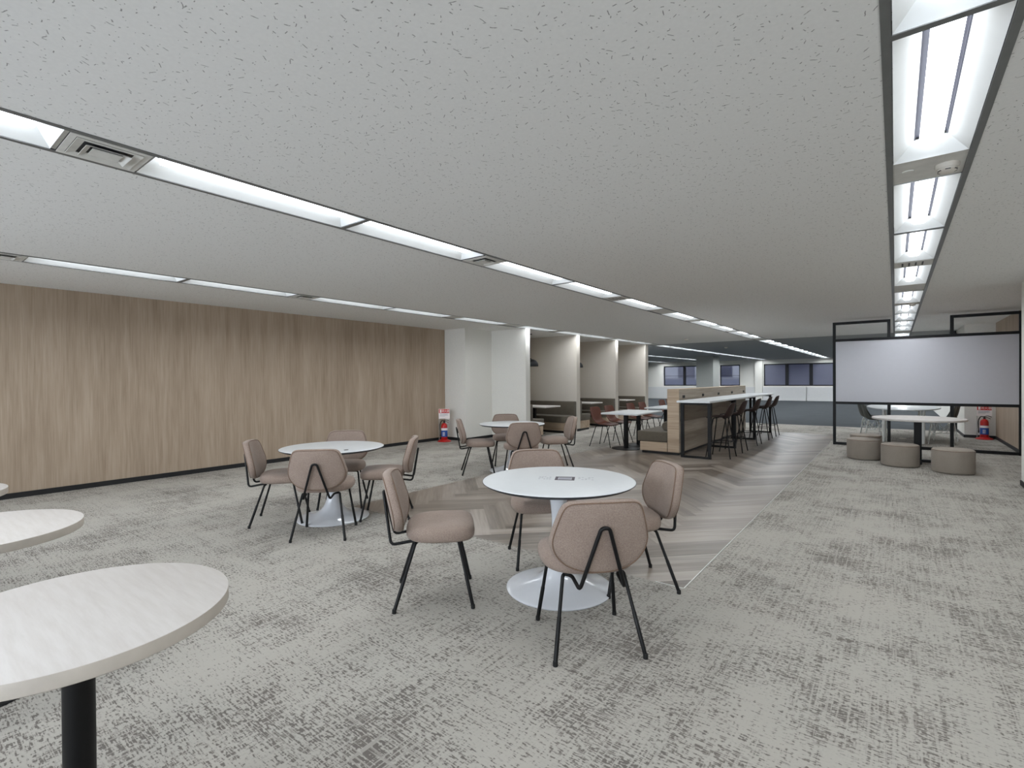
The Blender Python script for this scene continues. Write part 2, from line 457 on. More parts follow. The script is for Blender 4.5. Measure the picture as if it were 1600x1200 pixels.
# windows
for i, (x0, x1, n) in enumerate(WIN):
    w = bpy.data.objects.new('window_%d' % (i+1), None); COL.objects.link(w); struct(w)
    w.location = ((x0+x1)/2, YF+.05, WZ0); hw = (x1-x0)/2; hh = WZ1-WZ0
    f = MB(); t_ = .065
    f.box(-hw, hw, 0, .07, 0, t_); f.box(-hw, hw, 0, .07, hh-t_, hh); f.box(-hw, -hw+t_, 0, .07, 0, hh); f.box(hw-t_, hw, 0, .07, 0, hh)
    pw = 2*hw/n
    for k in range(1, n): f.box(-hw+k*pw-.09, -hw+k*pw+.09, -.01, .08, 0, hh)
    f.build('window_frame', M['win_frame'], w)
    for k in range(n):
        g = MB(); g.box(-hw+k*pw+.05, -hw+(k+1)*pw-.05, .03, .036, .04, hh-.04)
        g.build('glass_pane', M['frost'] if i == 2 else M['glass'], w)
    if i < 2:
        s = MB(); s.box(-hw+.05, hw-.05, .005, .03, .68, .70); s.build('glazing_bar', M['win_frame'], w)
for i, (x0, x1) in enumerate(BW):
    w = bpy.data.objects.new('window_%d' % (i+4), None); COL.objects.link(w); struct(w); w.location = ((x0+x1)/2, YB-.1, .75); hw = (x1-x0)/2
    f = MB()
    f.box(-hw, hw, 0, .06, 0, .05); f.box(-hw, hw, 0, .06, 1.6, 1.65); f.box(-.03, .03, 0, .06, .05, 1.6); f.box(-hw, -hw+.05, 0, .06, .05, 1.6); f.box(hw-.05, hw, 0, .06, .05, 1.6)
    f.build('window_frame', M['win_frame'], w)
    for s_ in (-1, 1): MB().box(min(s_*.03, s_*(hw-.05)), max(s_*.03, s_*(hw-.05)), .02, .026, .05, 1.6).build('glass_pane', M['glass_clear'], w)
# low white panels under the far windows
for i, (x0, x1, lab) in enumerate(((-15.9, -10.6, 'long white low panel under the far window of two dark panes'), (-10.55, -7.17, 'white low panel below the single narrow far window'),
        (-6.7, -4.30, 'white low panel under the left part of the wide frosted far window'), (-4.27, -1.6, 'white low panel under the right part of the wide frosted far window'))):
    o = MB().box(x0, x1, YF-.15, YF-.03, .02, .84, .006, 1).box(x0+.02, x1-.02, YF-.17, YF-.13, .0, .12).build('convector_cover', M['cab'])
    tag(o, lab, 'cabinet', 'low panels along the far wall')
# black door deep on the right
d = bpy.data.objects.new('door_1', None); COL.objects.link(d); struct(d); d.location = (XFR-.02, 17.0, 0)
MB().box(-.03, .02, 0, 1.0, 0, 2.1).build('door_leaf', M['black_plastic'], d)
MB().tube([(-.04, .1, 1.0), (-.08, .1, 1.0), (-.08, .22, 1.0)], .01).build('door_handle', M['chrome'], d)
# skirting boards
def skirt(name, *boxes):
    s = MB()
    for q in boxes: s.box(*q, 0, .065)
    s.build(name, M['skirt'], kind='structure')
skirt('baseboard_left', (XL, XL+.012, YB, 8.34), (XL, CX+.012, 8.328, 8.34), (CX, CX+.012, 8.34, 9.28), (CX, -6.75, 9.268, 9.28))
skirt('baseboard_right', (XR-.012, XR, YB, 15.33), (XFR-.012, XR, 15.318, 15.33), (XFR-.012, XFR, 15.33, 17.0), (1.256, 1.268, 7.988, 8.962), (1.268, XR, 7.988, 8.0), (1.268, XR, 8.95, 8.962))
skirt('baseboard_booths', *[(-6.75, -6.738, y0, y1) for y0, y1 in PART])

# ------------------------------------------------------------------ ceiling rows
NEAR = [(-2.05, -.77), (-.73, .585), (.95, 2.265), (2.305, 3.615), (3.965, 5.27), (5.31, 6.61), (6.965, 8.28), (8.96, 10.24), (10.56, 11.90), (11.94, 13.30), (13.58, 14.88), (14.92, 16.20)]
FAR = [(17.28+1.34*i, 17.28+1.34*i+1.30) for i in range(13)]
NEAR1 = [(-2.05, -.77), (-.73, .585), (.905, 2.205), (2.24, 3.555)] + [(3.94, 5.24), (5.29, 6.585), (6.93, 8.25), (8.92, 10.22), (10.53, 11.88), (11.92, 13.31)] + NEAR[10:]

def make_light(L, gain=1.0):
    t = thing('ceiling_light', 'x', 'light')
    w = .158; l = L/2; wt = .068; lt = l-.075; zt = .085
    h = MB()
    B = [(-w,-l,0), (w,-l,0), (w,l,0), (-w,l,0)]; T = [(-wt,-lt,zt), (wt,-lt,zt), (wt,lt,zt), (-wt,lt,zt)]
    for k in range(4): h.quad(B[k], B[(k+1) % 4], T[(k+1) % 4], T[k])
    h.build('reflector', M['reflector'], t, norm=False)
    g = MB(); g.box(-wt-.004, wt+.004, -lt-.004, lt+.004, zt+.012, zt+.03)
    for s in (-1, 1): g.box(s*wt-.004, s*wt+.004, -lt, lt, zt-.002, zt+.02)
    g.build('lamp_tray', M['housing'], t)
    q = MB(); prof = [(-.047, .092), (-.047, .046), (-.039, .035), (-.018, .030), (.018, .030), (.039, .035), (.047, .046), (.047, .092)]
    q.loft([[(x, -lt+.004, z) for x, z in prof], [(x, lt-.004, z) for x, z in prof]])
    q.build('lamp_bar', M['lamp_far'] if gain > 1 else M['lamp'], t, 40)
    ld = bpy.data.lights.new('lamp_light', 'AREA'); ld.shape = 'RECTANGLE'; ld.size = .07; ld.size_y = 2*lt-.02
    ld.energy = gain*LIGHT_W*(2*lt)/1.15; ld.color = (.92, .965, 1); ld.spread = math.radians(160)
    lo = bpy.data.objects.new('lamp_light', ld); COL.objects.link(lo); lo.parent = t; lo.location = (0, 0, .0285)
    return t
lightproto = {}
ORD = ['nearest', 'second', 'third', 'fourth', 'fifth', 'sixth', 'seventh', 'eighth', 'ninth', 'tenth', 'eleventh', 'twelfth', 'thirteenth']
rowdesc = {1: 'right-hand row', 2: 'middle row', 3: 'left row over the booths', 4: 'fourth row, behind the booths', 5: 'fifth row, leftmost behind the booths'}
def place_light(row, y0, y1, label):
    L = (round(y1-y0, 2), y0 > 17); x = sum(ROW[row])/2; loc = (x, (y0+y1)/2, H)
    if L not in lightproto:
        p = make_light(L[0], 1.7 if L[1] else 1.0); lightproto[L] = p; p.location = loc; p['label'] = label
        p['group'] = 'recessed ceiling lights'
    else: dup(lightproto[L], loc, 0, label, 'recessed ceiling lights')
for r in (1, 2, 3):
    vis = 0
    for y0, y1 in (NEAR1 if r == 1 else NEAR):
        seen = y1 > (1.0 if r != 2 else -.5)
        if r == 1 and y1 < 2.0: seen = False
        if r == 3 and y1 < .7: seen = False
        if seen:
            place_light(r, y0, y1, '%s recessed ceiling light from the camera, %s' % (ORD[vis], rowdesc[r])); vis += 1
        else:
            place_light(r, y0, y1, '%s recessed ceiling light behind the camera, %s' % ('%s' % ('farther' if y1 < 0 else 'nearer') if len(NEAR) else '', rowdesc[r]))
for r in (1, 2, 3, 4, 5):
    for i, (y0, y1) in enumerate(FAR):
        place_light(r, y0, y1, '%s recessed ceiling light past the ceiling joint, %s' % (ORD[i] if i else 'first', rowdesc[r]))
# aluminium rails, cross bars and blank inserts of each row
for r, (x0, x1) in ROW.items():
    b = MB(); ya = YB if r < 4 else YZ+.03
    b.box(x0-RW, x0, ya, YF, H-.004, H+.05); b.box(x1, x1+RW, ya, YF, H-.004, H+.05)
    mods = ((NEAR1 if r == 1 else NEAR) if r < 4 else []) + FAR
    prev = ya; b2 = MB(); anyp = False
    for y0, y1 in mods + [(YF, YF)]:
        gap = y0-prev
        if gap > .2: b2.box(x0, x1, prev, y0, H+.006, H+.02); anyp = True
        elif gap > .005: b.box(x0, x1, prev, y0, H-.004, H+.05)
        prev = y1
    b.build('trim_rail', M['rail'], kind='structure')
    b2.build('trim_insert', M['panel'], kind='structure')

def nested_vent(row, y0, y1, label):
    x0, x1 = ROW[row]; t = thing('ceiling_vent', label, 'vent', ((x0+x1)/2, (y0+y1)/2, H), 0, 'air vents in the ceiling rows')
    w = (x1-x0)/2-.004; l = (y1-y0)/2-.004
    MB().box(-w, w, -l, l, .0005, .005).build('back_plate', M['black_plastic'], t)
    def ring(a, c, z0, z1, k):
        q = MB(); a2, c2 = a-k, c-k
        O = [(-a,-c,z0), (a,-c,z0), (a,c,z0), (-a,c,z0)]; I = [(-a2,-c2,z1), (a2,-c2,z1), (a2,c2,z1), (-a2,c2,z1)]
        O2 = [(p[0], p[1], p[2]+.003) for p in O]; I2 = [(p[0], p[1], p[2]+.003) for p in I]
        for i in range(4):
            j = (i+1) % 4
            q.quad(O[i], O[j], I[j], I[i]); q.quad(O2[i], O2[j], I2[j], I2[i])
            q.quad(O[i], O[j], O2[j], O2[i]); q.quad(I[i], I[j], I2[j], I2[i])
        return q
    ring(w, l, -.006, -.006, .028).build('vent_frame', M['panel'], t)
    ring(w-.030, l-.030, -.010, -.004, .034).build('vent_blade', M['panel'], t)
    ring(w-.072, l-.072, -.020, -.006, .026).build('vent_blade', M['panel'], t)
    MB().box(-w+.105, w-.105, -l+.105, l-.105, -.016, -.012).build('vent_core', M['panel'], t)
    return t
nested_vent(2, .60, .94, 'square stepped air vent nearest the camera in the middle light row')
nested_vent(2, 3.63, 3.95, 'stepped air vent between the third and fourth lights of the middle row')
nested_vent(3, .66, .94, 'grey stepped air vent at the left edge, in the row beside the wood wall')
nested_vent(3, 3.63, 3.95, 'stepped air vent in the left light row above the wood wall')
def slot_vent(row, y0, y1, label):
    x0, x1 = ROW[row]; t = thing('ceiling_vent', label, 'vent', ((x0+x1)/2, (y0+y1)/2, H), 0, 'slotted air vents in the ceiling rows')
    w = (x1-x0)/2-.004; l = (y1-y0)/2-.006
    MB().box(-w, w, -l, l, -.003, .003).build('vent_plate', M['panel'], t)
    for k in range(4): MB().box(-w+.06+k*.055, -w+.075+k*.055, -l+.06, l-.06, -.005, -.002).build('vent_slot', M['black_plastic'], t)
slot_vent(1, 6.60, 6.915, 'slotted air vent panel in the right-hand light row')
slot_vent(2, 6.63, 6.95, 'slotted air vent panel in the middle light row above the far white table')

def detector(loc, r, label):
    t = thing('smoke_detector', label, 'smoke detector', loc, 0, 'smoke detectors')
    MB().lathe([(0, 0), (r, 0), (r, -.012), (r*.92, -.02), (r*.9, -.024)], 28).build('detector_base', M['plastic_white'], t, 40)
    MB().lathe([(r*.82, -.022), (r*.8, -.036), (r*.5, -.046), (0, -.048)], 28).build('detector_head', M['plastic_white'], t, 40)
    for k in range(6):
        a = k*PI/3
        q = MB().box(-.012, .012, r*.62, r*.80, -.0385, -.035); q.merge(Matrix.Rotation(a, 4, 'Z')); q.build('detector_slot', M['black_plastic'], t)
    return t
detector((.235, 3.75, H+.006), .055, 'round off-white smoke detector on the blank panel of the right-hand light row')
detector((.22, 10.38, H+.006), .05, 'small smoke detector farther along the right-hand light row, above the poufs')
detector((-4.98, 15.06, H), .06, 'small round smoke detector on the bare ceiling before the dark joint')
detector((-5.08, 19.9, H), .06, 'small dark round detector on the darker far ceiling')
o = MB().lathe([(0, 0), (.03, 0), (.028, -.006), (0, -.007)], 20).build('ceiling_sensor', M['panel'])
o.location = (.06, 3.74, H+.006); tag(o, 'flat round sensor cover left of the nearest smoke detector', 'sensor')

# ------------------------------------------------------------------ upholstered chairs
def build_taupe_chair():
    t = thing('upholstered_chair', 'x', 'chair')
    # seat cushion
    N = 44
    def outline(s, z):
        L = []
        for k in range(N):
            a = 2*PI*k/N; c, sn = math.cos(a), math.sin(a)
            e = 2/4.6 if sn > 0 else 2/2.9
            x = .248*math.copysign(abs(c)**e, c); y = math.copysign(abs(sn)**e, sn)
            y = y*.225 if sn > 0 else y*.205
            x *= (1-.06*sn) if sn > 0 else (1+.10*sn)
            L.append((x*s, y*s+.03, z))
        return L
    zs = [(.86, .404), (.95, .408), (.99, .420), (1.0, .440), (.992, .460), (.965, .475), (.90, .486), (.66, .494), (.3, .498), (.05, .499)]
    MB().loft([outline(s, z) for s, z in zs]).build('seat', M['taupe'], t, 60)
    # backrest
    pts = [(0, .808), (.12, .806), (.176, .796), (.204, .766), (.228, .697), (.247, .625), (.249, .580), (.230, .527), (.180, .477), (.1, .447), (0, .438)]
    pts = pts + [(-x, z) for x, z in reversed(pts[1:-1])]
    O = catmull([(x, 0, z) for x, z in pts], 4, True)
    cz = .63
    def bk(s, off):
        L = []
        for p in O:
            x = p.x*s; z = cz+(p.z-cz)*s
            y = -.222-(z-.44)*.20+.75*x*x+off
            L.append((x, y, z))
        return L
    T = .03
    pr = [(.04, -T), (.5, -T), (.86, -T), (.955, -T*.86), (.992, -T*.45), (1.0, 0), (.99, T*.5), (.95, T*.9), (.85, T*1.12), (.5, T*1.3), (.04, T*1.3)]
    back = MB().loft([bk(s, o) for s, o in pr]).build('backrest', M['taupe'], t, 60)
    for s, o in ((.952, -T*.88), (.957, T*.9)):
        MB().tube(bk(s, o), .0035, 5, True).build('piping', M['seam'], back, 60)
    # V shaped back frame
    V = fillet([(-.148, -.105, .392), (-.118, -.135, .392), (-.112, -.262, .372), (-.020, -.316, .680), (.020, -.316, .680), (.112, -.262, .372), (.118, -.135, .392), (.148, -.105, .392)], .03, 5)
    MB().tube(V, .0095, 8).build('back_frame', M['black_metal'], t, 60)
    MB().tube(fillet([(-.178, .150, .396), (-.15, .150, .398), (.15, .150, .398), (.178, .150, .396)], .02), .0095, 8).build('seat_frame', M['black_metal'], t, 60)
    for sx in (-1, 1):
        for top, foot, inn in (((sx*.160, -.112, .388), (sx*.2275, -.2335, .012), (sx*.140, -.100, .394)), ((sx*.182, .152, .392), (sx*.2275, .2335, .012), (sx*.16, .150, .398))):
            mid = Vector(top).lerp(Vector(foot), .48)
            P = fillet([inn, top, foot], .02, 4)
            P = P[:-1] + [tuple(mid), tuple(mid+(Vector(foot)-Vector(top))*.01), foot]
            R = [.0095]*(len(P)-2) + [.0112, .0112]
            lg = MB().tube(P, R, 8).build('leg', M['black_metal'], t, 60)
            MB().lathe([(.012, 0), (.013, .004), (.0125, .022), (.010, .026)], 10, (foot[0], foot[1], 0)).build('foot_cap', M['rubber'], lg, 40)
    return t
chair = build_taupe_chair()
used = [False]
def put_chair(c, face, label, group):
    rz = math.atan2(face[1], face[0]) - PI/2
    if not used[0]:
        used[0] = True; chair.location = (c[0], c[1], 0); chair.rotation_euler = (0, 0, rz); chair['label'] = label; chair['group'] = group
    else: dup(chair, (c[0], c[1], 0), rz, label, group)
g = 'taupe chairs around the white round tables'
put_chair((-1.305, 2.34), (-1, 1), 'taupe chair with its back to the camera at the nearest white round table', g)
put_chair((-2.355, 2.225), (1, 1), 'taupe chair in side view, left of the nearest white round table, pulled out', g)
put_chair((-1.43, 3.17), (-1, -1), 'taupe chair on the right side of the nearest white round table, on the wood planks', g)
put_chair((-2.174, 3.19), (1, -1), 'taupe chair behind the nearest white round table, half hidden by its top', g)
put_chair((-4.11, 2.53), (-.69, .72), 'taupe chair with its back to the camera at the round table before the wood wall', g)
put_chair((-4.86, 2.51), (.62, .785), 'taupe chair on the left of the round table before the wood wall', g)
put_chair((-4.155, 3.27), (-1, -1), 'taupe chair on the right of the round table before the wood wall', g)
put_chair((-4.916, 3.26), (1, -.95), 'taupe chair behind the round table before the wood wall, mostly hidden', g)
put_chair((-4.975, 5.595), (1, 1), 'taupe chair in side view, left of the farthest white round table', g)
put_chair((-4.20, 5.66), (-1, 1), 'taupe chair with its back to the camera at the farthest white round table', g)
put_chair((-4.19, 6.55), (-1, -1), 'taupe chair on the right of the farthest round table, before the first booth', g)
put_chair((-5.10, 6.48), (1, -1), 'taupe chair behind the farthest round table, back to the white column', g)

# ------------------------------------------------------------------ pedestal tables
def build_tulip():
    t = thing('pedestal_table', 'x', 'table')
    MB().lathe([(0, .7195), (.488, .7195), (.497, .7185), (.502, .716), (.502, .714)], 72).build('tabletop', M['white_top'], t, 40)
    MB().lathe([(0, .696), (.475, .696), (.494, .705), (.504, .7125), (.5045, .7155), (.500, .7165)], 72).build('edge_band', M['edge_dark'], t, 40)
    ped = [(0, 0), (.345, 0), (.35, .006), (.345, .013), (.30, .023), (.22, .042), (.15, .068), (.105, .105), (.075, .16), (.056, .24), (.047, .34), (.046, .44), (.052, .54), (.066, .63), (.088, .685), (.10, .697), (0, .697)]
    P = catmull([(r, 0, z) for r, z in ped[2:-2]], 3)
    MB().lathe(ped[:2] + [(p.x, p.z) for p in P] + ped[-2:], 56).build('pedestal', M['white_gloss'], t, 40)
    return t
tul = build_tulip(); tul.location = (-4.53, 2.885, 0); tul['label'] = 'white round pedestal table before the wood wall, small black dot on its top'; tul['group'] = 'white round pedestal tables'
tulfar = dup(tul, (-4.655, 6.03, 0), 0, 'farthest white round pedestal table, bare top, near the white column', 'white round pedestal tables')
tulnear = dup(tul, (-1.775, 2.80, 0), 0, 'nearest white round pedestal table with a printed square on its top', 'white round pedestal tables')
MB().lathe([(0, .7196), (.022, .7196), (.021, .7225), (0, .7235)], 20, (.335, -.07, 0)).build('grommet', M['black_plastic'], tul, 40)
# printed sticker on the nearest table
st = MB()
q = MB()
def pbox(mb, cx, cy, w, h, z=.7196, t=.0006): mb.box(cx-w/2, cx+w/2, cy-h/2, cy+h/2, z, z+t)
for cx, cy, w, h in ((0, .05, .13, .02), (0, -.05, .13, .02), (-.055, 0, .02, .1), (.055, 0, .02, .1)): pbox(st, cx, cy, w, h)
for row in range(3):
    for k in range(5):
        if (row*5+k) % 4 != 3: pbox(q, -.17+.022*k*.8, .04-.035*row, .013, .008)
        if (row*7+k) % 3 != 2: pbox(q, .095+.022*k, .045-.035*row, .014, .006)
R = Matrix.Translation((.02, .05, 0)) @ Matrix.Rotation(math.radians(28), 4, 'Z')
st.merge(R); q.merge(R)
so = st.build('sticker', M['print_dark'], tulnear); q.build('sticker_print', M['print_grey'], so)
w_ = MB(); pbox(w_, 0, 0, .085, .075, .7196, .0004); w_.merge(R); w_.build('sticker_field', M['print_grey'], so)

# big round tables at the left edge
def build_cafe():
    t = thing('round_table', 'x', 'table')
    MB().lathe([(0, .7205), (.379, .7205), (.3805, .7195)], 90).build('tabletop', M['ash_top'], t, 40)
    MB().lathe([(0, .682), (.379, .682), (.381, .684), (.381, .7185), (.3803, .7197)], 90).build('edge_band', M['edge_grey'], t, 40)
    MB().lathe([(0, .012), (.038, .012), (.038, .676), (.11, .676), (.11, .682), (0, .682)], 32).build('column', M['black_metal'], t, 40)
    MB().lathe([(0, 0), (.265, 0), (.27, .004), (.266, .010), (.06, .016), (0, .016)], 56).build('base', M['black_metal'], t, 40)
    return t
cf = build_cafe(); cf.location = (-1.881, .367, 0); cf['label'] = 'round pale table in the near left foreground on a thick black column'; cf['group'] = 'pale round tables at the left edge'
dup(cf, (-3.29, .283, 0), 0, 'second pale round table at the left edge, behind the foreground one', cf['group'])
dup(cf, (-4.60, .175, 0), 0, 'third pale round table at the left edge, only its rim showing', cf['group'])

# ------------------------------------------------------------------ fire extinguishers
def text_mesh(s, size, name, mat, parent, M4):
    cu = bpy.data.curves.new('t', 'FONT'); cu.body = s; cu.size = size; cu.align_x = 'CENTER'; cu.align_y = 'CENTER'; cu.extrude = .0008
    o = bpy.data.objects.new('t', cu); COL.objects.link(o)
    dg = bpy.context.evaluated_depsgraph_get(); me = bpy.data.meshes.new_from_object(o.evaluated_get(dg))
    bpy.data.objects.remove(o); me.transform(M4); me.materials.clear(); me.materials.append(mat)
    r = bpy.data.objects.new(name, me); COL.objects.link(r); r.parent = parent; return r
def extinguisher(loc, rz, la, lb, h=.40):
    s = thing('extinguisher_stand', lb, 'stand', loc, rz, 'extinguisher stands')
    MB().lathe([(0, 0), (.150, 0), (.152, .012), (.135, .028), (.098, .040), (.088, .050), (.078, .050), (.078, .020), (0, .020)], 36).build('stand_base', M['red'], s, 40)
    MB().tube([(-.118, .02, .03), (-.118, .02, .74)], .007, 8).build('sign_pole', M['chrome'], s, 60)
    sg = MB().box(-.125, .125, .006, .012, .515, .74).build('sign_board', M['sign_white'], s)
    MB().box(-.118, .118, .003, .006, .645, .733).build('sign_field', M['sign_red'], sg)
    MB().box(-.100, -.062, .001, .003, .655, .722).build('sign_symbol', M['sign_white'], sg)
    text_mesh('消火器', .062, 'sign_text', M['sign_white'], sg, Matrix.Translation((.03, .0022, .688)) @ Matrix.Rotation(PI/2, 4, 'X'))
    k = MB()
    for i, (zz, ww) in enumerate(((.622, .19), (.606, .17), (.590, .19), (.574, .12))): k.box(-.1, -.1+ww, .0035, .006, zz, zz+.006)
    k.build('sign_print', M['print_grey'], sg)
    e = thing('fire_extinguisher', la, 'fire extinguisher', (loc[0], loc[1], loc[2]+.02), rz, 'fire extinguishers')
    MB().lathe([(0, 0), (.068, 0), (.072, .008), (.072, h-.075), (.062, h-.035), (.034, h-.008), (.022, h), (0, h)], 32).build('cylinder', M['red'], e, 50)
    MB().lathe([(.0728, .09), (.0735, .092), (.0735, .286), (.0728, .288)], 32).build('label_band', M['blue'], e, 40)
    MB().lathe([(.0737, .235), (.0741, .236), (.0741, .283), (.0737, .284)], 32).build('label_header', M['sign_white'], e, 40)
    lp = MB(); 
    for i in range(3): lp.box(-.030, .022, -.0752, -.0735+.006, .12+i*.03, .132+i*.03)
    lp.build('label_print', M['sign_white'], e)
    MB().lathe([(.02, h), (.022, h+.02), (.014, h+.03), (.014, h+.06), (0, h+.062)], 16).build('valve', M['black_plastic'], e, 50)
    MB().tube(fillet([(-.01, 0, h+.05), (.06, 0, h+.075), (.115, 0, h+.045)], .03), .008, 6).build('carry_handle', M['black_plastic'], e, 60)
    MB().tube(fillet([(-.01, 0, h+.03), (.05, 0, h+.035), (.10, 0, h+.005)], .03), .007, 6).build('trigger', M['black_plastic'], e, 60)
    MB().tube(catmull([(0, 0, h+.04), (-.055, 0, h+.05), (-.094, 0, h-.03), (-.098, 0, h-.14), (-.092, -.005, h-.24)], 6), .009, 8).build('hose', M['rubber'], e, 60)
    MB().lathe([(.010, 0), (.014, .01), (.011, .06), (.009, .07)], 12, (-.092, -.005, h-.31)).build('nozzle', M['black_plastic'], e, 60)
extinguisher((-8.14, 8.02, 0), math.radians(38), 'red fire extinguisher with a blue label in the corner of the wood wall', 'red floor stand with a red and white sign in the corner of the wood wall')
extinguisher((1.56, 15.10, 0), math.radians(-4), 'red fire extinguisher seen through the frame below the whiteboard at right', 'red floor stand with a sign seen below the whiteboard at right', .43)
# wall outlet on the white column
o = thing('wall_outlet', 'black power outlet low on the white column beside the fire extinguisher', 'outlet', (-8.0, 8.34, .17))
MB().box(-.035, .035, -.008, 0, 0, .115, .003, 1).build('outlet_plate', M['black_plastic'], o)
k = MB()
for z in (.035, .075):
    for x in (-.008, .008): k.box(x-.0015, x+.0015, -.0088, -.0078, z, z+.012)
k.build('outlet_socket', M['print_grey'], o)

# ------------------------------------------------------------------ booths
def bench(y0, y1, x0, x1, side, label):
    """side +1: the backrest is on the low-y wall (faces +y)"""
    t = thing('booth_bench', label, 'bench', ((x0+x1)/2, y0 if side > 0 else y1, 0), 0 if side > 0 else PI, 'upholstered booth benches')
    hw = (x1-x0)/2; dp = y1-y0
    MB().box(-hw+.01, hw-.01, .01, dp-.07, 0, .055).build('plinth', M['skirt'], t)
    MB().box(-hw, hw, .003, dp-.045, .055, .265).build('base', M['oak_x'], t)
    MB().box(-hw, hw, .13, dp, .265, .44, .018, 3).build('seat_cushion', M['olive'], t, 50)
    MB().box(-hw, hw, .003, .145, .265, .805, .018, 3).build('backrest', M['olive'], t, 50)
    return t
names = ['first', 'middle', 'last']
for i in range(3):
    ya, yb = PART[i][1], PART[i+1][0]
    bench(ya, ya+.61, XL+.02, -6.775, 1, 'olive bench on the near side of the %s wall booth' % names[i])
    bench(yb-.62, yb, XL+.02, -6.765, -1, 'olive bench on the far side of the %s wall booth' % names[i])
    ym = (ya+yb)/2
    t = thing('booth_table', 'pale rectangular table between the benches of the %s wall booth' % names[i], 'table', (-7.55, ym, 0), 0, 'booth tables')
    MB().box(-.72, .73, -.36, .36, .69, .722, .004, 1).build('tabletop', M['ash_top'], t)
    MB().box(-.72, -.62, -.2, .2, 0, .69).build('wall_leg', M['black_metal'], t)
    MB().box(.12, .20, -.04, .04, .015, .69).build('column', M['black_metal'], t)
    MB().box(-.05, .37, -.2, .2, 0, .015).build('base', M['black_metal'], t)
    p = thing('pendant_lamp', 'black dome pendant lamp hanging in the %s wall booth' % names[i], 'lamp', (-7.49, ym-.02, H), 0, 'booth pendant lamps')
    MB().lathe([(.205, -.84), (.203, -.80), (.186, -.745), (.145, -.695), (.085, -.665), (.03, -.655), (.02, -.63), (0, -.63)], 40).build('shade', M['pendant'], p, 50)
    MB().lathe([(.2035, -.84), (.198, -.80), (.181, -.748), (.140, -.70), (.08, -.67), (0, -.664)], 40).build('shade_lining', M['pendant_in'], p, 50)
    MB().lathe([(0, -.765), (.02, -.76), (.032, -.735), (.03, -.71), (.015, -.685), (0, -.668)], 20).build('bulb', M['bulb'], p, 60)
    MB().tube([(0, 0, -.63), (0, 0, -.02)], .004, 6).build('cord', M['black_plastic'], p, 60)
    MB().lathe([(0, 0), (.045, 0), (.045, -.018), (0, -.022)], 20).build('canopy', M['pendant'], p, 40)

# ------------------------------------------------------------------ island banquette with bar counter
IY0, IY1 = 8.93, 13.94
t = thing('banquette', 'oak island banquette with an olive seat and a tall oak backboard', 'bench', (-3.45, IY0, 0))
LN = IY1-IY0; ox = 3.45
MB().box(-3.80+ox, -3.12+ox, .03, LN-.03, 0, .05).build('plinth', M['skirt'], t)
MB().box(-3.83+ox, -3.31+ox, 0, LN, .05, .215).build('base', M['oak_x'], t)
MB().box(-3.30+ox, -3.09+ox, 0, LN, .05, 1.20).build('backboard', M['oak_x'], t)
MB().box(-3.304+ox, -3.30+ox, .0, LN, .215, 1.195).build('back_lining', M['oak_y'], t)
MB().box(-3.09+ox, -3.086+ox, .004, LN-.004, .05, 1.195).build('front_lining', M['oak_y'], t)
for k in range(3):
    MB().box(-3.89+ox, -3.31+ox, .006+k*LN/3, (k+1)*LN/3-.004, .217, .41, .02, 3).build('seat_cushion', M['olive'], t, 50)
for k in range(3):
    o = MB().lathe([(0, -.62), (.075, -.62), (.088, -.60), (.09, 0), (.088, .60), (.075, .62), (0, .62)], 28)
    o.merge(Matrix.Rotation(PI/2, 4, 'X')); o = o.build('bolster_cushion', M['olive'], None, 50)
    o.location = (-3.398, IY0+.66+k*LN/3+.15, .502); tag(o, '%s olive bolster roll lying along the backboard of the island bench' % ('nearest', 'middle', 'farthest')[k], 'cushion', 'bolsters on the island bench')
for k, y in enumerate((9.17, 10.33, 11.45, 12.58, 13.72)):
    o = thing('power_outlet', '%s small black power outlet from the near end on the oak backboard' % ('first', 'second', 'third', 'fourth', 'fifth')[k], 'outlet', (-3.086, y, 1.03), 0, 'power outlets above the bar counter')
    MB().box(0, .008, -.06, .06, 0, .055, .003, 1).build('outlet_plate', M['black_plastic'], o)
    for s in (-.028, .028): MB().box(.007, .0095, s-.018, s+.018, .012, .043).build('outlet_socket', M['rubber'], o)
t = thing('bar_counter', 'long white bar-height counter on black rectangular frames behind the oak backboard', 'counter', (-2.76, 8.72, 0))
MB().box(-.30, .27, 0, 5.55, .965, 1.0, .004, 1).build('countertop', M['white_top'], t)
for y in (8.81, 10.5, 12.23, 14.03):
    f = MB(); yy = y-8.72; w = .025
    x0, x1 = -.225, .235
    f.box(x0-w, x0+w, yy-w, yy+w, 0, .965); f.box(x1-w, x1+w, yy-w, yy+w, 0, .965)
    f.box(x0+w, x1-w, yy-w, yy+w, 0, .035); f.box(x0+w, x1-w, yy-w, yy+w, .93, .965)
    f.build('leg_frame', M['black_metal'], t)

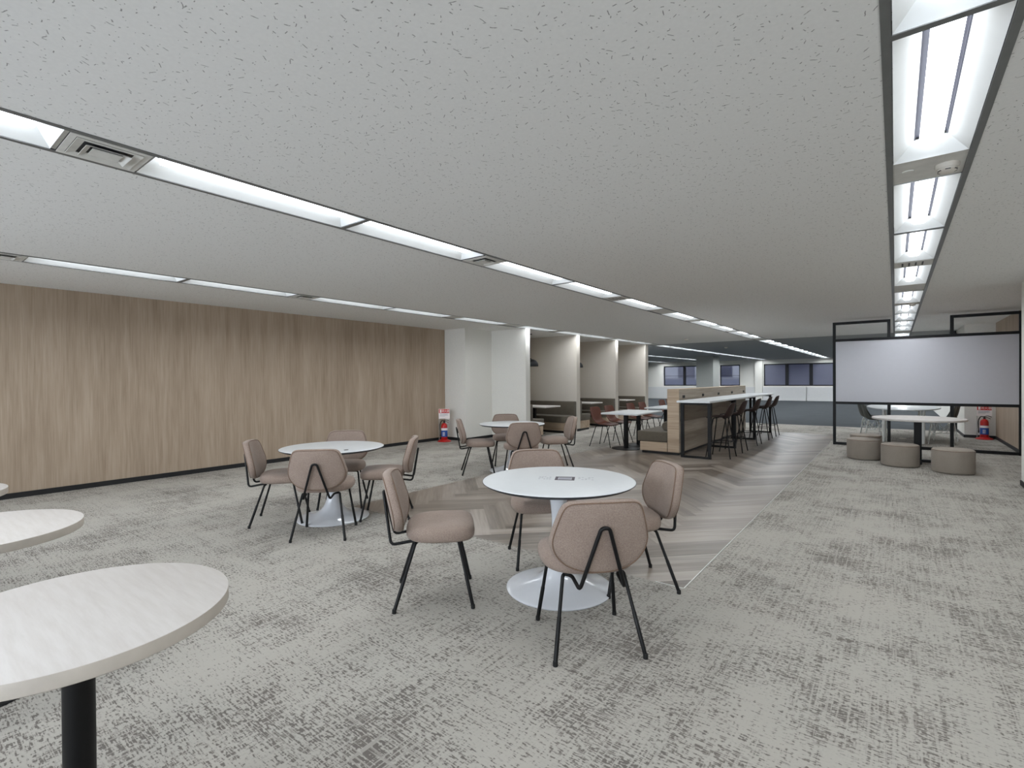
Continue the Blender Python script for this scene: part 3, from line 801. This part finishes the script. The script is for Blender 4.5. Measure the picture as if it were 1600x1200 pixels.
# ------------------------------------------------------------------ shell seats
def shell(mb_prof, name, mat, parent, thick=.012, edge=.05):
    """mb_prof rows: y, z, half width, edge lift"""
    S = catmull([(r[0], r[1], r[2]) for r in mb_prof], 4); E_ = catmull([(r[3], 0, 0) for r in mb_prof], 4)
    bm = bmesh.new(); T = [-1, -.93, -.8, -.55, -.28, 0, .28, .55, .8, .93, 1]; rows = []
    for i, p in enumerate(S):
        a = S[max(i-1, 0)]; c = S[min(i+1, len(S)-1)]
        d = Vector((0, c.x-a.x, c.y-a.y)).normalized(); nrm = Vector((0, d.z, -d.y))
        if nrm.z < 0 and abs(nrm.z) > abs(nrm.y): nrm = -nrm
        if abs(nrm.y) >= abs(nrm.z) and nrm.y < 0: nrm = -nrm
        rows.append([bm.verts.new(Vector((u*p.z, p.x, p.y)) + nrm*E_[i].x*abs(u)**2.2) for u in T])
    for A, B in zip(rows, rows[1:]):
        for k in range(len(T)-1): bm.faces.new([A[k], A[k+1], B[k+1], B[k]])
    bmesh.ops.recalc_face_normals(bm, faces=bm.faces[:])
    bmesh.ops.solidify(bm, geom=bm.faces[:], thickness=thick)
    m = MB(); m.bm.free(); m.bm = bm
    return m.build(name, mat, parent, 50)

CHAIRP = [(.225, .432, .17, .0), (.20, .445, .205, .005), (.08, .442, .225, .02), (-.06, .438, .228, .045), (-.15, .452, .215, .07), (-.195, .50, .195, .06), (-.218, .57, .20, .04), (-.240, .68, .215, .035), (-.258, .765, .205, .03), (-.266, .80, .165, .02), (-.268, .808, .10, .01)]
def build_shell_chair(nm, mat):
    t = thing(nm, 'x', 'chair')
    shell(CHAIRP, 'seat_shell', mat, t)
    for sx in (-1, 1):
        f = MB().tube(fillet([(sx*.13, -.13, .43), (sx*.15, -.12, .425), (sx*.16, .13, .425), (sx*.13, .14, .43)], .02), .008, 6).build('seat_frame', M['black_metal'], t, 60)
        for top, foot in (((sx*.15, -.12, .424), (sx*.225, -.235, .0)), ((sx*.155, .13, .424), (sx*.225, .24, .0))):
            MB().tube(fillet([(top[0]*.7, top[1]*.8, .428), top, foot], .03), .0085, 7).build('leg', M['black_metal'], t, 60)
    return t
br = build_shell_chair('shell_chair', M['leather'])
g = 'cognac shell chairs along the oak banquette'
br.location = (-4.80, 9.38, 0); br.rotation_euler = (0, 0, -PI/2); br['group'] = g
br['label'] = 'nearest cognac brown shell chair at the first white rectangular table'
for (x, y, lab, rz) in ((-4.80, 10.02, 'second cognac brown shell chair at the first white rectangular table, close behind the nearest', -PI/2),
                   (-4.85, 11.25, 'cognac brown shell chair at the second white rectangular table, nearer of its two', -PI/2), (-4.85, 11.95, 'cognac brown shell chair at the second white rectangular table, farther of its two', -PI/2),
                   (-4.95, 13.55, 'cognac brown shell chair beyond the second rectangular table, nearer of the last pair', -PI/2), (-5.02, 14.3, 'cognac brown shell chair farthest along the banquette, beside the grey carpet', -PI/2)):
    dup(br, (x, y, 0), rz, lab, g)
def rect_table(y0, y1, lab):
    t = thing('rectangular_table', lab, 'table', (-4.27, (y0+y1)/2, 0), 0, 'white rectangular tables at the banquette')
    hl = (y1-y0)/2
    MB().box(-.385, .385, -hl, hl, .69, .722, .004, 1).build('tabletop', M['white_top'], t)
    for s in (-1, 1):
        c = MB().box(-.035, .035, s*.31-.035, s*.31+.035, .012, .685).box(-.2, .2, s*.31-.2, s*.31+.2, .682, .690).build('column', M['black_metal'], t)
        MB().lathe([(0, 0), (.285, 0), (.288, .006), (.284, .012), (0, .016)], 44, (0, s*.31 if s < 0 else s*.31, 0)).build('base', M['black_metal'], t, 40)
rect_table(8.93, 10.22, 'nearest white rectangular table at the oak banquette on two black disc bases')
rect_table(11.1, 12.4, 'second white rectangular table at the oak banquette, partly hidden behind its end')
rect_table(13.05, 14.2, 'third white rectangular table at the far end of the oak banquette')

STOOLP = [(.20, .690, .15, .0), (.175, .703, .185, .005), (.06, .700, .205, .018), (-.07, .697, .205, .035), (-.145, .712, .19, .06), (-.185, .76, .185, .06), (-.208, .83, .19, .05), (-.226, .90, .175, .04), (-.236, .95, .135, .025), (-.239, .966, .07, .01)]
t = thing('bar_stool', 'x', 'stool')
shell(STOOLP, 'seat_shell', M['dark_leather'], t)
tops = {}
for sx in (-1, 1):
    for sy in (-1, 1):
        top = Vector((sx*.11, sy*.10, .688)); foot = Vector((sx*.205, sy*.205, 0)); tops[(sx, sy)] = top.lerp(foot, .61)
        MB().tube(fillet([(sx*.05, sy*.05, .692), tuple(top), tuple(foot)], .02), .0098, 7).build('leg', M['black_metal'], t, 60)
c = [tops[k] for k in ((-1,-1), (1,-1), (1,1), (-1,1))]
MB().tube(fillet([c[0], c[1]], .01), .007, 6).tube([c[1], c[2]], .007, 6).tube([c[2], c[3]], .007, 6).tube([c[3], c[0]], .007, 6).build('footrest', M['black_metal'], t, 60)
g = 'bar stools along the white counter'
for k, y in enumerate((9.22, 10.08, 11.32, 12.50, 13.35)):
    lab = ('nearest dark brown bar stool at the near end of the white counter', 'second dark brown bar stool along the white counter', 'third dark brown bar stool, at the middle of the white counter', 'fourth dark brown bar stool along the white counter', 'farthest dark brown bar stool at the far end of the white counter')[k]
    if k == 0: t.location = (-2.445, y, 0); t.rotation_euler = (0, 0, PI/2); t['label'] = lab; t['group'] = g
    else: dup(t, (-2.445, y, 0), PI/2, lab, g)

# ------------------------------------------------------------------ whiteboard partition
t = thing('whiteboard_partition', 'tall black metal frame partition carrying a wide whiteboard', 'partition', (0, 12.30, 0))
w = .026; f = MB(); XA, XB, XC, XD = -1.005, -.10, .832, 1.738
def post(x, z0, z1): f.box(x-w, x+w, -w, w, z0, z1)
def rail(x0, x1, z): f.box(x0, x1, -w, w, z-w, z+w)
post(XA, 0, 2.53); post(XD, 0, 2.53); rail(XA+w, XD-w, .03)
rail(XA+w, XD-w, .868); rail(XA+w, XD-w, 2.155)
for x in (XB, XC): post(x, .056, .842); post(x, 2.181, 2.53)
rail(XA+w, XB-w, 2.53-w); rail(XC+w, XD-w, 2.53-w)
f.build('frame', M['black_metal'], t)
MB().box(XA+w, XD-w, -.018, .012, .894, 2.129).build('whiteboard', M['board'], t)

# poufs and their table
po = thing('pouf', 'x', 'stool')
MB().lathe([(0, .004), (.225, .004), (.238, .012), (.243, .03), (.244, .30), (.240, .325), (.228, .338), (.19, .347), (.1, .352), (0, .353)], 48).build('cushion_body', M['pouf'], po, 50)
MB().lathe([(.2415, .322), (.2435, .325), (.2415, .328)], 48).build('piping', M['seam'], po, 40)
MB().lathe([(0, 0), (.20, 0), (.20, .006), (0, .006)], 32).build('glide_ring', M['rubber'], po, 40)
g = 'greige poufs around the round table'
for k, ((x, y), lab) in enumerate((((-.43, 10.40), 'greige round pouf at the left, in front of another pouf'), ((.055, 9.88), 'greige round pouf in the middle, before the black table leg'),
        ((.66, 9.60), 'greige round pouf at the right, nearest the camera'), ((-.43, 11.18), 'greige round pouf mostly hidden behind the left pouf'))):
    if k == 0: po.location = (x, y, 0); po['label'] = lab; po['group'] = g
    else: dup(po, (x, y, 0), .3*k, lab, g)
t = thing('round_table', 'low round white table among the poufs, standing before the whiteboard', 'table', (.29, 10.52, 0))
MB().lathe([(0, .685), (.60, .685), (.612, .69), (.614, .712), (.61, .718), (0, .72)], 72).build('tabletop', M['ash_top'], t, 40)
MB().box(-.05, .05, -.04, .04, .04, .685).build('column', M['black_metal'], t)
MB().box(-.05, .45, -.04, .04, 0, .04).box(-.35, -.05, -.04, .04, 0, .04).box(-.04, .04, -.35, .35, 0, .04).build('foot', M['black_metal'], t)

# oval meeting table with grey shell chairs behind the partition
t = thing('meeting_table', 'large white oval table with white legs behind the whiteboard partition', 'table', (.13, 14.42, 0))
MB().lathe([(0, .695), (.98, .695), (1.0, .70), (1.0, .716), (.995, .72), (0, .72)], 72, (0,0,0), .66, 1.42).build('tabletop', M['white_top'], t, 40)
for sx in (-1, 1):
    for sy in (-1, 1):
        MB().tube([(sx*.33, sy*1.05, 0), (sx*.33, sy*1.05, .695)], .028, 12).build('leg', M['white_wire'], t, 60)
t = thing('wire_chair', 'x', 'chair')
shell([(.225, .43, .17, .0), (.20, .445, .21, .01), (.06, .44, .232, .03), (-.08, .438, .235, .06), (-.17, .47, .225, .09), (-.21, .54, .215, .09), (-.235, .64, .21, .07), (-.255, .75, .19, .05), (-.265, .81, .14, .03), (-.268, .828, .07, .01)], 'seat_shell', M['grey_shell'], t)
for sx in (-1, 1):
    MB().tube(fillet([(sx*.16, -.14, .425), (sx*.215, -.20, .0)], .01), .008, 6).build('leg', M['white_wire'], t, 60)
    MB().tube(fillet([(sx*.16, .14, .425), (sx*.215, .20, .0)], .01), .008, 6).build('leg', M['white_wire'], t, 60)
    MB().tube([(sx*.16, -.14, .425), (sx*.06, 0, .22), (sx*.16, .14, .425)], .006, 6).tube([(sx*.187, -.17, .21), (sx*.06, 0, .22), (sx*.187, .17, .21)], .006, 6).build('side_brace', M['white_wire'], t, 60)
MB().tube([(-.16, .14, .425), (0, .1, .23), (.16, .14, .425)], .006, 6).tube([(-.16, -.14, .425), (0, -.1, .23), (.16, -.14, .425)], .006, 6).tube([(-.06, 0, .22), (.06, 0, .22)], .006, 6).build('cross_brace', M['white_wire'], t, 60)
g = 'grey wire-base chairs at the oval table'
for k, (x, y, rz, lab) in enumerate(((-.35, 13.75, -PI/2, 'grey shell chair on white wire legs at the left of the oval table, nearer one'), (-.47, 14.55, -PI/2, 'grey shell chair on white wire legs at the left of the oval table, farther one'),
        (.74, 13.62, PI/2, 'grey shell chair on white wire legs at the right of the oval table, nearer one'), (.86, 14.45, PI/2, 'grey shell chair on white wire legs at the right of the oval table, farther one'))):
    if k == 0: t.location = (x, y, 0); t.rotation_euler = (0, 0, rz); t['label'] = lab; t['group'] = g
    else: dup(t, (x, y, 0), rz, lab, g)
o = MB().lathe([(0, 0), (.075, 0), (.075, .008), (.068, .012), (0, .013)], 28).build('floor_socket', M['plastic_white'], None, 40)
o.location = (.13, 14.2, 0); tag(o, 'small round white floor socket under the oval table', 'outlet')
o = thing('wall_device', 'small black device near the ceiling at far right, behind the partition frame', 'speaker', (XFR, 17.05, 2.40))  # device of unknown kind, drawn as a plain black box on a bracket
MB().box(-.14, -.02, -.09, .09, -.02, .16, .01, 2).build('device_box', M['black_plastic'], o); MB().box(-.02, 0, -.02, .02, .04, .1).build('bracket', M['black_metal'], o)

# ------------------------------------------------------------------ outside the far windows
t = thing('building', 'pale office building with dark windows seen outside the far windows', 'building', (-9, 44, -6))
MB().box(-14, 12, 0, 4, 0, 16).build('facade', M['ext_wall'], t)
MB().box(-14, 12, -.15, 0, 6.6, 7.35).build('band', M['ext_band'], t)
for k in range(8):
    x = -12.4+k*3.1; f_ = MB().box(x-.06, x+1.36, -.06, 0, 7.5, 9.2).build('window', M['ext_band'], t)
    MB().box(x, x+1.3, -.09, -.06, 7.56, 9.14).build('pane', M['ext_glass'], f_)

# ------------------------------------------------------------------ world, camera, view
SKY = 11.5
wd = bpy.data.worlds.new('dusk'); scene.world = wd; wd.use_nodes = True
nt = wd.node_tree; bg = nt.nodes['Background']; bg.inputs[1].default_value = 1
tc = nt.nodes.new('ShaderNodeTexCoord'); sx_ = nt.nodes.new('ShaderNodeSeparateXYZ'); nt.links.new(tc.outputs['Generated'], sx_.inputs[0])
mr = nt.nodes.new('ShaderNodeMapRange'); mr.inputs[1].default_value = .3; mr.inputs[2].default_value = -.6; nt.links.new(sx_.outputs[1], mr.inputs[0])
mxw = nt.nodes.new('ShaderNodeMix'); mxw.data_type = 'RGBA'; mxw.inputs[6].default_value = (.26, .27, .34, 1); mxw.inputs[7].default_value = (SKY*.91, SKY*.965, SKY*1.06, 1)
nt.links.new(mr.outputs[0], mxw.inputs[0]); nt.links.new(mxw.outputs[2], bg.inputs[0])

f = 777.05
v1 = Vector((599, -10, f)); v2 = Vector((-1008, 1.5, f))
Y = v1.normalized(); X = -v2.normalized(); X = (X - Y*X.dot(Y)).normalized(); Z = X.cross(Y)
if Z.y > 0: Z = -Z
right = Vector((X[0], Y[0], Z[0])); down = Vector((X[1], Y[1], Z[1])); fwd = Vector((X[2], Y[2], Z[2]))
up = -down; bk_ = -fwd
cam = bpy.data.cameras.new('camera'); co = bpy.data.objects.new('camera', cam); COL.objects.link(co)
co.matrix_world = Matrix(((right.x, up.x, bk_.x, 0), (right.y, up.y, bk_.y, 0), (right.z, up.z, bk_.z, CAMH), (0, 0, 0, 1)))
cam.sensor_fit = 'HORIZONTAL'; cam.sensor_width = 36; cam.lens = f/1600*36; cam.clip_start = .02; cam.clip_end = 200
scene.camera = co
vs = scene.view_settings; vs.view_transform = 'Standard'; vs.look = 'None'; vs.gamma = 1; vs.exposure = 0; vs.use_curve_mapping = False
cy = scene.cycles
cy.use_denoising = True; cy.max_bounces = 10; cy.diffuse_bounces = 7; cy.glossy_bounces = 3; cy.caustics_reflective = False; cy.caustics_refractive = False
cy.sample_clamp_indirect = 8; cy.use_light_tree = True
